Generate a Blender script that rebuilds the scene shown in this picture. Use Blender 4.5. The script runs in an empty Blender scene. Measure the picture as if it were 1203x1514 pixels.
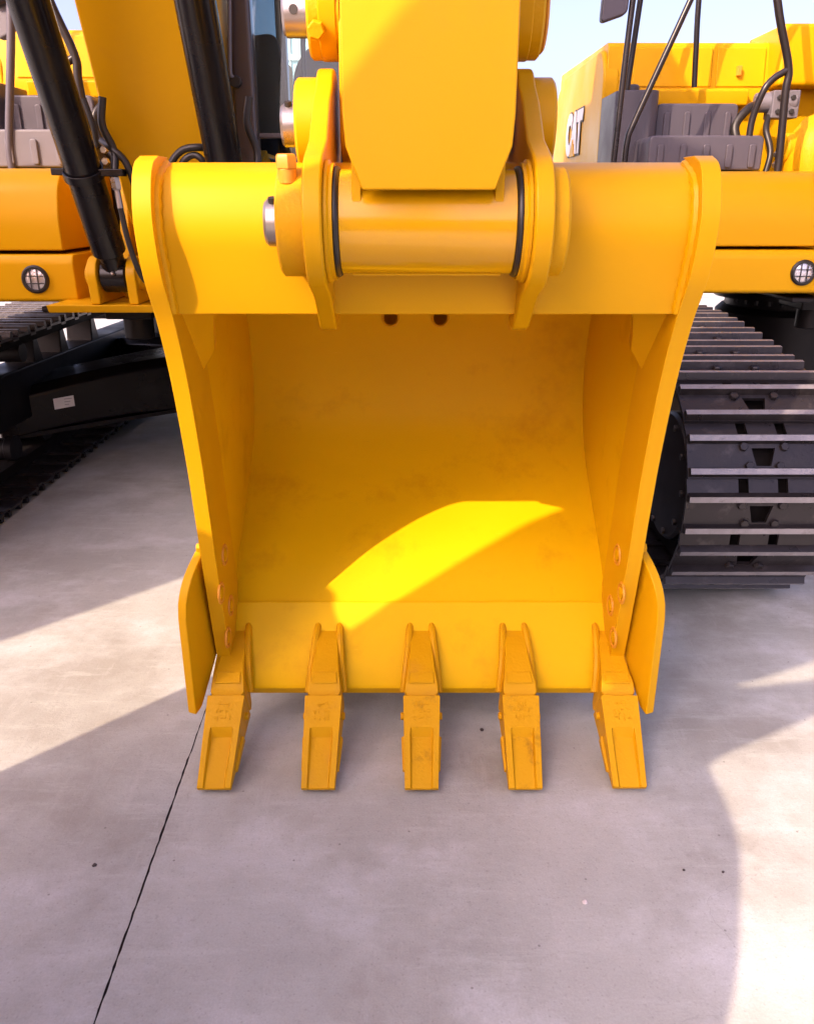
import bpy, bmesh, math, random
from mathutils import Vector, Matrix
random.seed(4)
S = bpy.context.scene
COL = S.collection
R = math.radians

# ------------------------------------------------------------------ camera
cam_d = bpy.data.cameras.new('camera'); cam = bpy.data.objects.new('camera', cam_d); COL.objects.link(cam)
cam.location = (0, 0, 1.5)
cam.rotation_euler = (R(90 - 20.8), 0, 0)
cam_d.sensor_fit = 'VERTICAL'; cam_d.sensor_height = 24; cam_d.lens = 24 * 1204 / 1514
cam_d.clip_start = 0.02; cam_d.clip_end = 6000
S.camera = cam

# ------------------------------------------------------------------ world, sun, exposure
SUN = Vector((0.665, 0.69, -0.70)).normalized()          # the way the light travels
W = bpy.data.worlds.new('World'); S.world = W; W.use_nodes = True
nt = W.node_tree; bg = nt.nodes['Background']
sky = nt.nodes.new('ShaderNodeTexSky'); sky.sky_type = 'NISHITA'; sky.sun_disc = False
sky.sun_elevation = math.asin(-SUN.z); sky.sun_rotation = math.atan2(-SUN.x, -SUN.y)
sky.dust_density = 5.0; sky.air_density = 0.65; sky.ozone_density = 1.5
tint = nt.nodes.new('ShaderNodeMix'); tint.data_type = 'RGBA'; tint.blend_type = 'MULTIPLY'; tint.inputs[0].default_value = 1.0
tint.inputs[7].default_value = (1.17, 0.95, 1.03, 1)      # pinkish haze over the whole sky
nt.links.new(sky.outputs[0], tint.inputs[6]); nt.links.new(tint.outputs[2], bg.inputs[0]); bg.inputs[1].default_value = 0.15
sun_d = bpy.data.lights.new('sun', 'SUN'); sun_d.energy = 2.35; sun_d.angle = R(0.4); sun_d.color = (1.0, 0.73, 0.53)
sun = bpy.data.objects.new('sun', sun_d); COL.objects.link(sun)
sun.rotation_euler = SUN.to_track_quat('-Z', 'Y').to_euler(); sun.location = (-6, -6, 9)
S.view_settings.view_transform = 'Standard'; S.view_settings.look = 'None'
S.view_settings.exposure = 1.68; S.view_settings.gamma = 1.0; S.view_settings.use_curve_mapping = False
S.render.engine = 'CYCLES'; S.cycles.max_bounces = 7; S.cycles.diffuse_bounces = 4; S.cycles.glossy_bounces = 3
S.cycles.use_denoising = True

# ------------------------------------------------------------------ materials
def mat(name, col, rough=0.5, metal=0.0, coat=0.0, var=0.0, vscale=3.0, bump=0.0, bscale=60.0, dirt=None, dscale=2.0, damt=0.5, spec=0.5, dlo=0.56, scr=0.0):
    m = bpy.data.materials.new(name); m.use_nodes = True
    t = m.node_tree; N = t.nodes; L = t.links; b = N['Principled BSDF']
    b.inputs['Roughness'].default_value = rough; b.inputs['Metallic'].default_value = metal
    b.inputs['Coat Weight'].default_value = coat; b.inputs['Coat Roughness'].default_value = 0.12
    b.inputs['Specular IOR Level'].default_value = spec
    b.inputs['Base Color'].default_value = (*col, 1)
    tc = N.new('ShaderNodeTexCoord'); last = None
    if var:
        n = N.new('ShaderNodeTexNoise'); n.inputs['Scale'].default_value = vscale; n.inputs['Detail'].default_value = 6
        L.new(tc.outputs['Object'], n.inputs['Vector'])
        x = N.new('ShaderNodeMix'); x.data_type = 'RGBA'
        x.inputs[6].default_value = (*[c * (1 - var) for c in col], 1)
        x.inputs[7].default_value = (*[min(1, c * (1 + var)) for c in col], 1)
        L.new(n.outputs['Fac'], x.inputs[0]); last = x.outputs[2]
        rr = N.new('ShaderNodeMapRange'); rr.inputs[1].default_value = 0.3; rr.inputs[2].default_value = 0.7
        rr.inputs[3].default_value = max(0.03, rough - 0.08); rr.inputs[4].default_value = min(1, rough + 0.1)
        L.new(n.outputs['Fac'], rr.inputs[0]); L.new(rr.outputs[0], b.inputs['Roughness'])
    if dirt:
        n2 = N.new('ShaderNodeTexNoise'); n2.inputs['Scale'].default_value = dscale; n2.inputs['Detail'].default_value = 9
        n2.inputs['Roughness'].default_value = 0.68
        L.new(tc.outputs['Object'], n2.inputs['Vector'])
        r2 = N.new('ShaderNodeMapRange'); r2.inputs[1].default_value = dlo; r2.inputs[2].default_value = dlo + 0.22; r2.inputs[4].default_value = damt
        L.new(n2.outputs['Fac'], r2.inputs[0])
        x2 = N.new('ShaderNodeMix'); x2.data_type = 'RGBA'; x2.inputs[7].default_value = (*dirt, 1)
        if last: L.new(last, x2.inputs[6])
        else: x2.inputs[6].default_value = (*col, 1)
        L.new(r2.outputs[0], x2.inputs[0]); last = x2.outputs[2]
    if scr:
        for rot, hue in ((0.4, 1.25), (-0.7, 0.72)):
            mp = N.new('ShaderNodeMapping'); mp.inputs['Scale'].default_value = (2.0, 2.0, 26.0); mp.inputs['Rotation'].default_value = (rot, rot*1.6, 0.3)
            L.new(tc.outputs['Object'], mp.inputs[0])
            n4 = N.new('ShaderNodeTexNoise'); n4.inputs['Scale'].default_value = 7.0; n4.inputs['Detail'].default_value = 5; n4.inputs['Roughness'].default_value = 0.7
            L.new(mp.outputs[0], n4.inputs['Vector'])
            r4 = N.new('ShaderNodeMapRange'); r4.inputs[1].default_value = 0.66; r4.inputs[2].default_value = 0.74; r4.inputs[4].default_value = scr
            L.new(n4.outputs['Fac'], r4.inputs[0])
            x4 = N.new('ShaderNodeMix'); x4.data_type = 'RGBA'; x4.inputs[7].default_value = (*[min(.85, c*hue + (.03 if hue > 1 else 0)) for c in col], 1)
            if last: L.new(last, x4.inputs[6])
            else: x4.inputs[6].default_value = (*col, 1)
            L.new(r4.outputs[0], x4.inputs[0]); last = x4.outputs[2]
    if last: L.new(last, b.inputs['Base Color'])
    if bump:
        n3 = N.new('ShaderNodeTexNoise'); n3.inputs['Scale'].default_value = bscale; n3.inputs['Detail'].default_value = 4
        L.new(tc.outputs['Object'], n3.inputs['Vector'])
        bp = N.new('ShaderNodeBump'); bp.inputs['Strength'].default_value = bump; bp.inputs['Distance'].default_value = 0.004
        L.new(n3.outputs['Fac'], bp.inputs['Height']); L.new(bp.outputs[0], b.inputs['Normal'])
    return m

YEL = (0.60, 0.315, 0.002)
M = {}
M['yellow'] = mat('yellow_paint', YEL, 0.36, coat=0.0, spec=0.16, scr=0.3, var=0.05, vscale=2.5, bump=0.06, bscale=45, dirt=(0.52, 0.27, 0.02), dscale=3.2, damt=0.35)
M['gloss'] = mat('smooth_yellow_paint', YEL, 0.22, coat=0.35, var=0.04, vscale=3, bump=0.05, bscale=20, dirt=(0.50, 0.24, 0.02), dscale=6, damt=0.3)
M['cast'] = mat('yellow_cast_paint', (0.59, 0.31, 0.003), 0.46, coat=0.0, spec=0.15, var=0.07, vscale=6, bump=0.3, bscale=120, dirt=(0.45, 0.22, 0.03), dscale=9, damt=0.55)
M['worn'] = mat('scuffed_cast_paint', (0.59, 0.31, 0.003), 0.48, coat=0.0, spec=0.15, var=0.07, vscale=6, bump=0.35, bscale=110, dirt=(0.10, 0.045, 0.01), dscale=14, damt=0.75, dlo=0.55)
M['inside'] = mat('bucket_inside_paint', (0.70, 0.42, 0.002), 0.45, coat=0.0, spec=0.1, scr=0.45, var=0.09, vscale=2.2, bump=0.12, bscale=25, dirt=(0.47, 0.225, 0.004), dscale=4.5, damt=0.6, dlo=0.53)
M['black'] = mat('black_paint', (0.007, 0.006, 0.007), 0.25, coat=0.0, spec=0.35, var=0.1, vscale=5)
M['frame_black'] = mat('black_frame_paint', (0.008, 0.007, 0.008), 0.42, var=0.2, vscale=4, dirt=(0.03, 0.027, 0.027), dscale=3, damt=0.3, spec=0.25)
M['leg_black'] = mat('gloss_black_paint', (0.005, 0.004, 0.005), 0.3, coat=0.0, spec=0.22, var=0.1, vscale=4)
M['track'] = mat('track_steel', (0.025, 0.022, 0.024), 0.32, metal=0.35, var=0.2, vscale=9, bump=0.25, bscale=70, dirt=(0.14, 0.12, 0.12), dscale=12, damt=0.4)
M['bare'] = mat('scraped_bar_steel', (0.25, 0.24, 0.25), 0.36, metal=0.4, var=0.3, vscale=30, bump=0.5, bscale=120, dirt=(0.06, 0.05, 0.055), dscale=40, damt=0.9)
M['chain'] = mat('shade_black_chain', (0.006, 0.005, 0.005), 0.7, spec=0.1, var=0.2)  # near-black: the shade behind the shoe holes is put into this colour
M['steel'] = mat('pin_steel', (0.40, 0.37, 0.36), 0.30, metal=0.9, var=0.12, vscale=14, bump=0.1, bscale=90)
M['rubber'] = mat('black_rubber', (0.014, 0.012, 0.011), 0.4, var=0.1)
M['grey'] = mat('dark_grey_plastic', (0.070, 0.064, 0.082), 0.45, var=0.08, vscale=5, bump=0.15, bscale=150)
M['lgrey'] = mat('light_grey_plastic', (0.135, 0.13, 0.15), 0.5, var=0.08, vscale=5, bump=0.1, bscale=150)
M['rail'] = mat('rail_paint', (0.014, 0.011, 0.012), 0.3, coat=0.0, spec=0.4, var=0.1)
M['seat'] = mat('seat_fabric', (0.17, 0.135, 0.125), 0.85, var=0.1, bump=0.3, bscale=200)
M['cabf'] = mat('cab_frame_paint', (0.060, 0.045, 0.047), 0.32, coat=0.4, var=0.1)
M['white'] = mat('white_decal', (0.78, 0.77, 0.75), 0.45, var=0.03)
M['ink'] = mat('grey_ink', (0.35, 0.34, 0.35), 0.6)
M['dark'] = mat('dark_ink', (0.02, 0.02, 0.02), 0.5)
M['lens'] = mat('lamp_lens', (0.75, 0.73, 0.76), 0.12, metal=0.6, bump=0.6, bscale=90)
M['orange_bolt'] = mat('ochre_bolt', (0.62, 0.27, 0.02), 0.5, var=0.1, bump=0.2)
M['stone'] = mat('pebble_stone', (0.62, 0.58, 0.56), 0.9, var=0.2, vscale=40, bump=0.5, bscale=150)
M['dstone'] = mat('dark_pebble_stone', (0.06, 0.05, 0.05), 0.9, var=0.2, vscale=40)
M['joint'] = mat('joint_filler', (0.035, 0.03, 0.03), 0.95, var=0.2)
M['teal'] = mat('pale_cladding', (0.50, 0.66, 0.68), 0.5, var=0.04)

def glass_mat():
    m = bpy.data.materials.new('cab_glass'); m.use_nodes = True
    t = m.node_tree; N = t.nodes; L = t.links; out = N['Material Output']; N.remove(N['Principled BSDF'])
    tr = N.new('ShaderNodeBsdfTransparent'); tr.inputs[0].default_value = (0.80, 0.88, 0.88, 1)
    gl = N.new('ShaderNodeBsdfGlossy'); gl.inputs['Roughness'].default_value = 0.02
    fr = N.new('ShaderNodeFresnel'); fr.inputs[0].default_value = 1.5
    mx = N.new('ShaderNodeMixShader'); L.new(fr.outputs[0], mx.inputs[0]); L.new(tr.outputs[0], mx.inputs[1]); L.new(gl.outputs[0], mx.inputs[2])
    L.new(mx.outputs[0], out.inputs[0]); return m
M['glass'] = glass_mat()

def concrete():
    m = bpy.data.materials.new('concrete'); m.use_nodes = True
    t = m.node_tree; N = t.nodes; L = t.links; b = N['Principled BSDF']
    b.inputs['Specular IOR Level'].default_value = 0.35
    tc = N.new('ShaderNodeTexCoord')
    def noise(scale, detail=6, rough=0.6, sx=1, sy=1, rot=0):
        mp = N.new('ShaderNodeMapping'); mp.inputs['Scale'].default_value = (sx, sy, 1); mp.inputs['Rotation'].default_value = (0, 0, rot)
        L.new(tc.outputs['Object'], mp.inputs[0])
        n = N.new('ShaderNodeTexNoise'); n.inputs['Scale'].default_value = scale; n.inputs['Detail'].default_value = detail; n.inputs['Roughness'].default_value = rough
        L.new(mp.outputs[0], n.inputs['Vector']); return n.outputs['Fac']
    def ramp(v, a, b_, lo, hi):
        r = N.new('ShaderNodeMapRange'); r.inputs[1].default_value = a; r.inputs[2].default_value = b_; r.inputs[3].default_value = lo; r.inputs[4].default_value = hi
        L.new(v, r.inputs[0]); return r.outputs[0]
    def mix(f, a, b_, mode='MIX'):
        x = N.new('ShaderNodeMix'); x.data_type = 'RGBA'; x.blend_type = mode
        if isinstance(f, float): x.inputs[0].default_value = f
        else: L.new(f, x.inputs[0])
        for i, v in ((6, a), (7, b_)):
            if isinstance(v, tuple): x.inputs[i].default_value = (*v, 1)
            else: L.new(v, x.inputs[i])
        return x.outputs[2]
    c = mix(ramp(noise(1.1, 12, 0.66), 0.38, 0.62, 0, 1), (0.448, 0.475, 0.449), (0.340, 0.358, 0.331))
    c = mix(ramp(noise(1.9, 12, 0.68, 1.0, 1.3), 0.50, 0.64, 0, 0.85), c, (0.513, 0.550, 0.550))          # pale laitance patches
    c = mix(ramp(noise(1.5, 9, 0.62), 0.50, 0.64, 0, 0.75), c, (0.269, 0.269, 0.236))                  # brownish damp stains
    c = mix(ramp(noise(3.0, 9, 0.75, 1.0, 6.0, 0.5), 0.53, 0.72, 0, 0.5), c, (0.538, 0.586, 0.562))     # trowel sweeps
    c = mix(ramp(noise(3.0, 9, 0.75, 8.0, 1.0, -0.1), 0.54, 0.74, 0, 0.42), c, (0.501, 0.514, 0.503))
    c = mix(ramp(noise(60, 4, 0.7), 0.56, 0.72, 0, 0.28), c, (0.191, 0.186, 0.165))                    # fine pores
    c = mix(ramp(noise(200, 2, 0.6), 0.35, 0.65, 0, 0.18), c, (0.203, 0.207, 0.192))
    vo = N.new('ShaderNodeTexVoronoi'); vo.voronoi_dimensions = '2D'; vo.inputs['Scale'].default_value = 3.2; L.new(tc.outputs['Object'], vo.inputs['Vector'])
    c = mix(ramp(vo.outputs['Distance'], 0.006, 0.012, 0.6, 0), c, (0.107, 0.101, 0.093))               # scattered small specks
    v3 = N.new('ShaderNodeTexVoronoi'); v3.voronoi_dimensions = '2D'; v3.inputs['Scale'].default_value = 26.0; L.new(tc.outputs['Object'], v3.inputs['Vector'])
    c = mix(ramp(v3.outputs['Distance'], 0.03, 0.08, 0.3, 0), c, (0.203, 0.200, 0.177))                 # pinholes
    v2 = N.new('ShaderNodeTexVoronoi'); v2.voronoi_dimensions = '2D'; v2.feature = 'DISTANCE_TO_EDGE'; v2.inputs['Scale'].default_value = 0.55
    wv = N.new('ShaderNodeTexNoise'); wv.inputs['Scale'].default_value = 2.2; wv.inputs['Detail'].default_value = 8; L.new(tc.outputs['Object'], wv.inputs['Vector'])
    ad = N.new('ShaderNodeMix'); ad.data_type = 'RGBA'; ad.blend_type = 'LINEAR_LIGHT'; ad.inputs[0].default_value = 0.35
    L.new(tc.outputs['Object'], ad.inputs[6]); L.new(wv.outputs['Color'], ad.inputs[7]); L.new(ad.outputs[2], v2.inputs['Vector'])
    cr = N.new('ShaderNodeMath'); cr.operation = 'MULTIPLY'
    L.new(ramp(v2.outputs['Distance'], 0.0004, 0.0016, 0.22, 0), cr.inputs[0]); L.new(ramp(noise(0.8, 3), 0.48, 0.58, 0, 1), cr.inputs[1])
    c = mix(cr.outputs[0], c, (0.132, 0.129, 0.118))                                                     # hairline cracks
    L.new(c, b.inputs['Base Color'])
    L.new(ramp(noise(2.0, 6), 0.3, 0.7, 0.5, 0.8), b.inputs['Roughness'])
    bp = N.new('ShaderNodeBump'); bp.inputs['Strength'].default_value = 0.35; bp.inputs['Distance'].default_value = 0.003
    L.new(noise(90, 6, 0.7), bp.inputs['Height']); L.new(bp.outputs[0], b.inputs['Normal'])
    return m
M['concrete'] = concrete()

# ------------------------------------------------------------------ mesh helpers
class G:
    def __init__(s): s.v = []; s.f = []
    def add(s, vs, fs):
        n = len(s.v); s.v += [Vector(v) for v in vs]; s.f += [tuple(i + n for i in f) for f in fs]; return s
    def box(s, x0, x1, y0, y1, z0, z1):
        return s.add([(x0,y0,z0),(x1,y0,z0),(x1,y1,z0),(x0,y1,z0),(x0,y0,z1),(x1,y0,z1),(x1,y1,z1),(x0,y1,z1)],
                     [(0,3,2,1),(4,5,6,7),(0,1,5,4),(1,2,6,5),(2,3,7,6),(3,0,4,7)])
    def prism(s, prof, x0, x1, axis='x'):
        # profile of (a, b): (y, z) for axis x, (x, z) for axis y, (x, y) for axis z
        def P(p, c): return (c, p[0], p[1]) if axis == 'x' else (p[0], c, p[1]) if axis == 'y' else (p[0], p[1], c)
        n = len(prof); vs = [P(p, x0) for p in prof] + [P(p, x1) for p in prof]
        fs = [tuple(range(n))[::-1], tuple(range(n, 2 * n))] + [(i, (i + 1) % n, n + (i + 1) % n, n + i) for i in range(n)]
        return s.add(vs, fs)
    def lathe(s, p0, d, prof, seg=28, closed=False):
        # prof: (t along d, radius)
        d = Vector(d).normalized(); u = d.orthogonal().normalized(); w = d.cross(u); p0 = Vector(p0)
        vs = []; fs = []
        for t, r in prof:
            for k in range(seg):
                a = 2 * math.pi * k / seg; vs.append(p0 + d * t + (u * math.cos(a) + w * math.sin(a)) * max(r, 1e-5))
        m = len(prof)
        rng = range(m) if closed else range(m - 1)
        for i in rng:
            j = (i + 1) % m
            for k in range(seg):
                q = (k + 1) % seg; fs.append((i * seg + k, i * seg + q, j * seg + q, j * seg + k))
        if not closed:
            fs.append(tuple(range(seg))[::-1]); fs.append(tuple(range((m - 1) * seg, m * seg)))
        return s.add(vs, fs)
    def cyl(s, p0, p1, r, seg=24, ch=0.0, r1=None):
        p0 = Vector(p0); p1 = Vector(p1); L = (p1 - p0).length; r1 = r if r1 is None else r1
        pr = [(0, r), (L, r1)] if not ch else [(0, r - ch), (ch, r), (L - ch, r1), (L, r1 - ch)]
        return s.lathe(p0, p1 - p0, pr, seg)
    def hexa(s, p, d, r, h):
        return s.lathe(p, d, [(0, r), (h * .8, r), (h, r * .85)], 6)
    def torus(s, c, d, Rr, r, seg=40, sec=10):
        return s.lathe(c, d, [(r * math.sin(2*math.pi*k/sec), Rr + r * math.cos(2*math.pi*k/sec)) for k in range(sec)], seg, True)
    def tube(s, pts, r, seg=10, smooth=True, rip=0.0):
        pts = [Vector(p) for p in pts]
        if smooth and len(pts) > 2:
            q = []; ext = [2*pts[0]-pts[1]] + pts + [2*pts[-1]-pts[-2]]
            for i in range(1, len(ext) - 2):
                a, b, c, d = ext[i-1:i+3]
                for k in range(6):
                    t = k / 6; q.append(0.5*((2*b)+(-a+c)*t+(2*a-5*b+4*c-d)*t*t+(-a+3*b-3*c+d)*t**3))
            q.append(pts[-1]); pts = q
        u = None; vs = []; fs = []
        for i, p in enumerate(pts):
            d = (pts[min(i+1, len(pts)-1)] - pts[max(i-1, 0)]).normalized()
            u = d.orthogonal().normalized() if u is None else (u - d * u.dot(d)).normalized()
            w = d.cross(u)
            for k in range(seg):
                a = 2*math.pi*k/seg; vs.append(p + (u*math.cos(a) + w*math.sin(a)) * r * (1 + (rip if i % 2 else -rip)))
        for i in range(len(pts) - 1):
            for k in range(seg):
                q = (k+1) % seg; fs.append((i*seg+k, i*seg+q, (i+1)*seg+q, (i+1)*seg+k))
        fs.append(tuple(range(seg))[::-1]); n = len(pts); fs.append(tuple(range((n-1)*seg, n*seg)))
        return s.add(vs, fs)

def spline(pts, n=6):
    out = []; ext = [tuple(2*a-b for a, b in zip(pts[0], pts[1]))] + list(pts) + [tuple(2*a-b for a, b in zip(pts[-1], pts[-2]))]
    for i in range(1, len(ext) - 2):
        for k in range(n):
            t = k / n
            out.append(tuple(0.5*((2*b)+(-a+c)*t+(2*a-5*b+4*c-d)*t*t+(-a+3*b-3*c+d)*t**3) for a, b, c, d in zip(*ext[i-1:i+3])))
    out.append(tuple(pts[-1])); return out
def offset(pts, d):
    # offset an open 2D polyline to its left by d
    out = []
    for i, p in enumerate(pts):
        a = pts[max(i-1, 0)]; b = pts[min(i+1, len(pts)-1)]
        tx, ty = b[0]-a[0], b[1]-a[1]; l = math.hypot(tx, ty) or 1
        out.append((p[0] - ty/l*d, p[1] + tx/l*d))
    return out
def rounded(poly, r, n=5):
    out = []; m = len(poly)
    for i in range(m):
        p = Vector(poly[i]); a = Vector(poly[i-1]); b = Vector(poly[(i+1) % m])
        rr = r[i] if isinstance(r, (list, tuple)) else r
        da = (a-p); db = (b-p); k = min(rr, da.length*.45, db.length*.45)
        if k < 1e-4: out.append(tuple(p)); continue
        s0 = p + da.normalized()*k; s1 = p + db.normalized()*k
        for j in range(n + 1):
            t = j / n; out.append(tuple((1-t)**2*s0 + 2*t*(1-t)*p + t*t*s1))
    return out

ORG = {}
def mesh_of(name, g, m, org=(0,0,0), sharp=38):
    bm = bmesh.new(); o = Vector(org)
    vs = [bm.verts.new(v - o) for v in g.v]
    for f in g.f:
        try: bm.faces.new([vs[i] for i in f])
        except ValueError: pass
    bmesh.ops.recalc_face_normals(bm, faces=bm.faces)
    for f in bm.faces: f.smooth = True
    for e in bm.edges:
        if len(e.link_faces) == 2 and e.calc_face_angle(0) > R(sharp): e.smooth = False
    me = bpy.data.meshes.new(name); bm.to_mesh(me); bm.free()
    me.materials.append(M[m]); return me
def ob(name, g, m, parent=None, bevel=0.0, sharp=38, seg=2):
    org = ORG.get(parent.name, (0,0,0)) if parent else (0,0,0)
    o = bpy.data.objects.new(name, mesh_of(name, g, m, org, sharp)); COL.objects.link(o)
    if parent:
        o.parent = parent
    if parent: ORG[o.name] = org
    if bevel:
        b = o.modifiers.new('bevel', 'BEVEL'); b.width = bevel; b.segments = seg; b.limit_method = 'ANGLE'; b.angle_limit = R(40)
        b.harden_normals = True
    return o
def thing(name, label, cat, loc=(0,0,0), rz=0.0, group=None, world=True):
    o = bpy.data.objects.new(name, None); COL.objects.link(o); o.location = loc; o.rotation_euler = (0, 0, rz)
    o.empty_display_size = 0.2
    o['label'] = label; o['category'] = cat
    if group: o['group'] = group
    ORG[o.name] = loc if world else (0,0,0)
    return o
def tag(o, label=None, cat=None, group=None, kind=None):
    for k, v in (('label', label), ('category', cat), ('group', group), ('kind', kind)):
        if v: o[k] = v
    return o
def inst(src, mtx, parent, name=None):
    c = bpy.data.objects.new(name or src.name.split('.')[0], src.data if hasattr(src, 'data') else src); COL.objects.link(c)
    c.parent = parent; c.matrix_local = mtx; return c
def text_mesh(name, txt, size, depth, bold=0.0):
    cu = bpy.data.curves.new(name, 'FONT'); cu.body = txt; cu.size = size; cu.extrude = depth; cu.offset = bold
    cu.align_x = 'CENTER'; cu.align_y = 'CENTER'
    o = bpy.data.objects.new(name, cu); COL.objects.link(o)
    me = bpy.data.meshes.new_from_object(o.evaluated_get(bpy.context.evaluated_depsgraph_get()))
    bpy.data.objects.remove(o); bpy.data.curves.remove(cu); me.name = name; return me

# ------------------------------------------------------------------ ground
ground = bpy.data.objects.new('concrete_ground', None); COL.objects.link(ground)
ground['kind'] = 'structure'; ground['label'] = 'pinkish grey concrete yard split by one thin dark joint'
ORG[ground.name] = (0, 0, 0)
def jx(y): return -0.587 - 0.0235 * y
FAR = 2500.0
ys = [-60.0] + [0.6 + .02*k for k in range(170)] + [FAR]
jit = lambda a: [0] + [random.uniform(-a, a)*(2.2 if random.random() < .06 else 1) for _ in ys[1:-1]] + [0]
for sgn, far in ((-1, -FAR), (1, FAR)):
    jt = jit(.0013); off_ = 0.0 if sgn < 0 else .0048
    vs = [(jx(y)+off_+q, y, 0) for y, q in zip(ys, jt)] + [(far, y, 0) for y in ys]
    n = len(ys); ob('slab', G().add(vs, [(k, k+1, n+k+1, n+k) for k in range(n-1)]), 'concrete', ground)
g = G().add([(jx(-60)-.03,-60,-.012),(jx(-60)+.04,-60,-.012),(jx(FAR)+.04,FAR,-.012),(jx(FAR)-.03,FAR,-.012)], [(0,1,2,3)]); ob('joint_filler', g, 'joint', ground)

# ------------------------------------------------------------------ foreground bucket
CX = 0.04
BK = thing('excavator_bucket', 'large yellow bucket with five teeth resting on the concrete in front', 'bucket', (CX, 2.2, 0))
edge = spline([(1.86,1.592),(1.815,1.575),(1.785,1.535),(1.768,1.46),(1.792,1.355),(1.858,1.245),(1.918,1.10),(1.972,0.90),(2.003,0.735),(2.03,0.57),(2.055,0.44),(2.085,0.29),(2.118,0.165)], 5)
shell_in = spline([(2.03,1.30),(2.30,1.385),(2.52,1.385),(2.68,1.29),(2.775,1.14),(2.815,0.97),(2.785,0.80),(2.69,0.672),(2.53,0.555),(2.39,0.46),(2.247,0.340)], 6)
lip_in = [(2.247,0.340),(2.150,0.222),(2.092,0.150)]
HW = 0.56
# shell
prof = shell_in + offset(shell_in, 0.026)[::-1]
shell = ob('shell', G().prism(prof, CX-HW-.02, CX+HW+.02), 'inside', BK, sharp=30)
# two drain holes through the back of the shell
cut = bpy.data.objects.new('cutter', mesh_of('cutter', G().cyl((-.055,2.6,1.155),(-.055,2.95,1.125),.0235,20).cyl((.111,2.6,1.155),(.111,2.95,1.125),.0235,20), 'dark', (CX,2.2,0)))
COL.objects.link(cut); cut.location = (CX,2.2,0)
bo = shell.modifiers.new('b', 'BOOLEAN'); bo.object = cut; bo.operation = 'DIFFERENCE'; bo.solver = 'EXACT'
bpy.context.view_layer.update()
me = bpy.data.meshes.new_from_object(shell.evaluated_get(bpy.context.evaluated_depsgraph_get()))
shell.modifiers.clear(); shell.data = me; bpy.data.objects.remove(cut)
if len(me.materials) > 1: me.materials.pop(index=1)
def shell_normal(y, z):
    best = None
    for i in range(len(shell_in)-1):
        a = Vector(shell_in[i]); b = Vector(shell_in[i+1]); ab = b-a
        t = max(0, min(1, (Vector((y, z))-a).dot(ab)/ab.length_squared)); p = a+ab*t; d = (Vector((y, z))-p).length
        if best is None or d < best[0]: best = (d, i+t)
    k = best[1]; i = min(int(k), len(shell_in)-2); f = k-i
    def nn(j):
        j = max(0, min(len(shell_in)-1, j)); a = Vector(shell_in[max(j-1,0)]); b = Vector(shell_in[min(j+1,len(shell_in)-1)]); d = (b-a).normalized(); return Vector((d.y, -d.x))
    n = nn(i)*(1-f)+nn(i+1)*f; return Vector((0, n.x, n.y)).normalized()
cn = [None]*len(me.loops)
for p in me.polygons:
    for li in p.loop_indices:
        v = me.vertices[me.loops[li].vertex_index].co; n = shell_normal(v.y+2.2, v.z)
        cn[li] = n if p.normal.dot(n) > .7 else -n if p.normal.dot(n) < -.7 else p.normal.copy()
me.normals_split_custom_set(cn)
ob('hole_light_block', G().box(CX-.22,CX+.22,2.875,2.89,.98,1.28).box(CX-.22,CX+.22,2.79,2.8745,1.20,1.279).box(CX-.22,CX+.22,2.842,2.8745,.981,1.04).box(CX-.22,CX-.19,2.842,2.8745,1.041,1.199).box(CX+.19,CX+.22,2.842,2.8745,1.041,1.199), 'yellow', shell)  # cup added behind the drain holes to block daylight, so they read dark
for x in (-.055, .111):
    ob('drain_hole_rim', G().torus((x,2.771,1.140),(0,1,-.09),.0265,.004,24,8), 'yellow', shell)
# lip plate, thicker than the shell
lp = [(2.252,0.336+.008),(2.244,0.352)] + [(p[0]-.006, p[1]+.008) for p in lip_in[1:]] + [(2.084,.146),(2.10,.118),(2.165,.185),(2.262,.31)]
lip = ob('lip_plate', G().prism(lp, CX-HW-.015, CX+HW+.015), 'inside', BK, 0.003)
# weld bead between shell and lip plate
ob('weld_bead', G().tube([(CX-HW+.04+i*.05, 2.2475+random.uniform(-.001,.001), .3475+random.uniform(-.001,.001)) for i in range(22)], .0045, 8, rip=.13), 'inside', lip)
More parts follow.
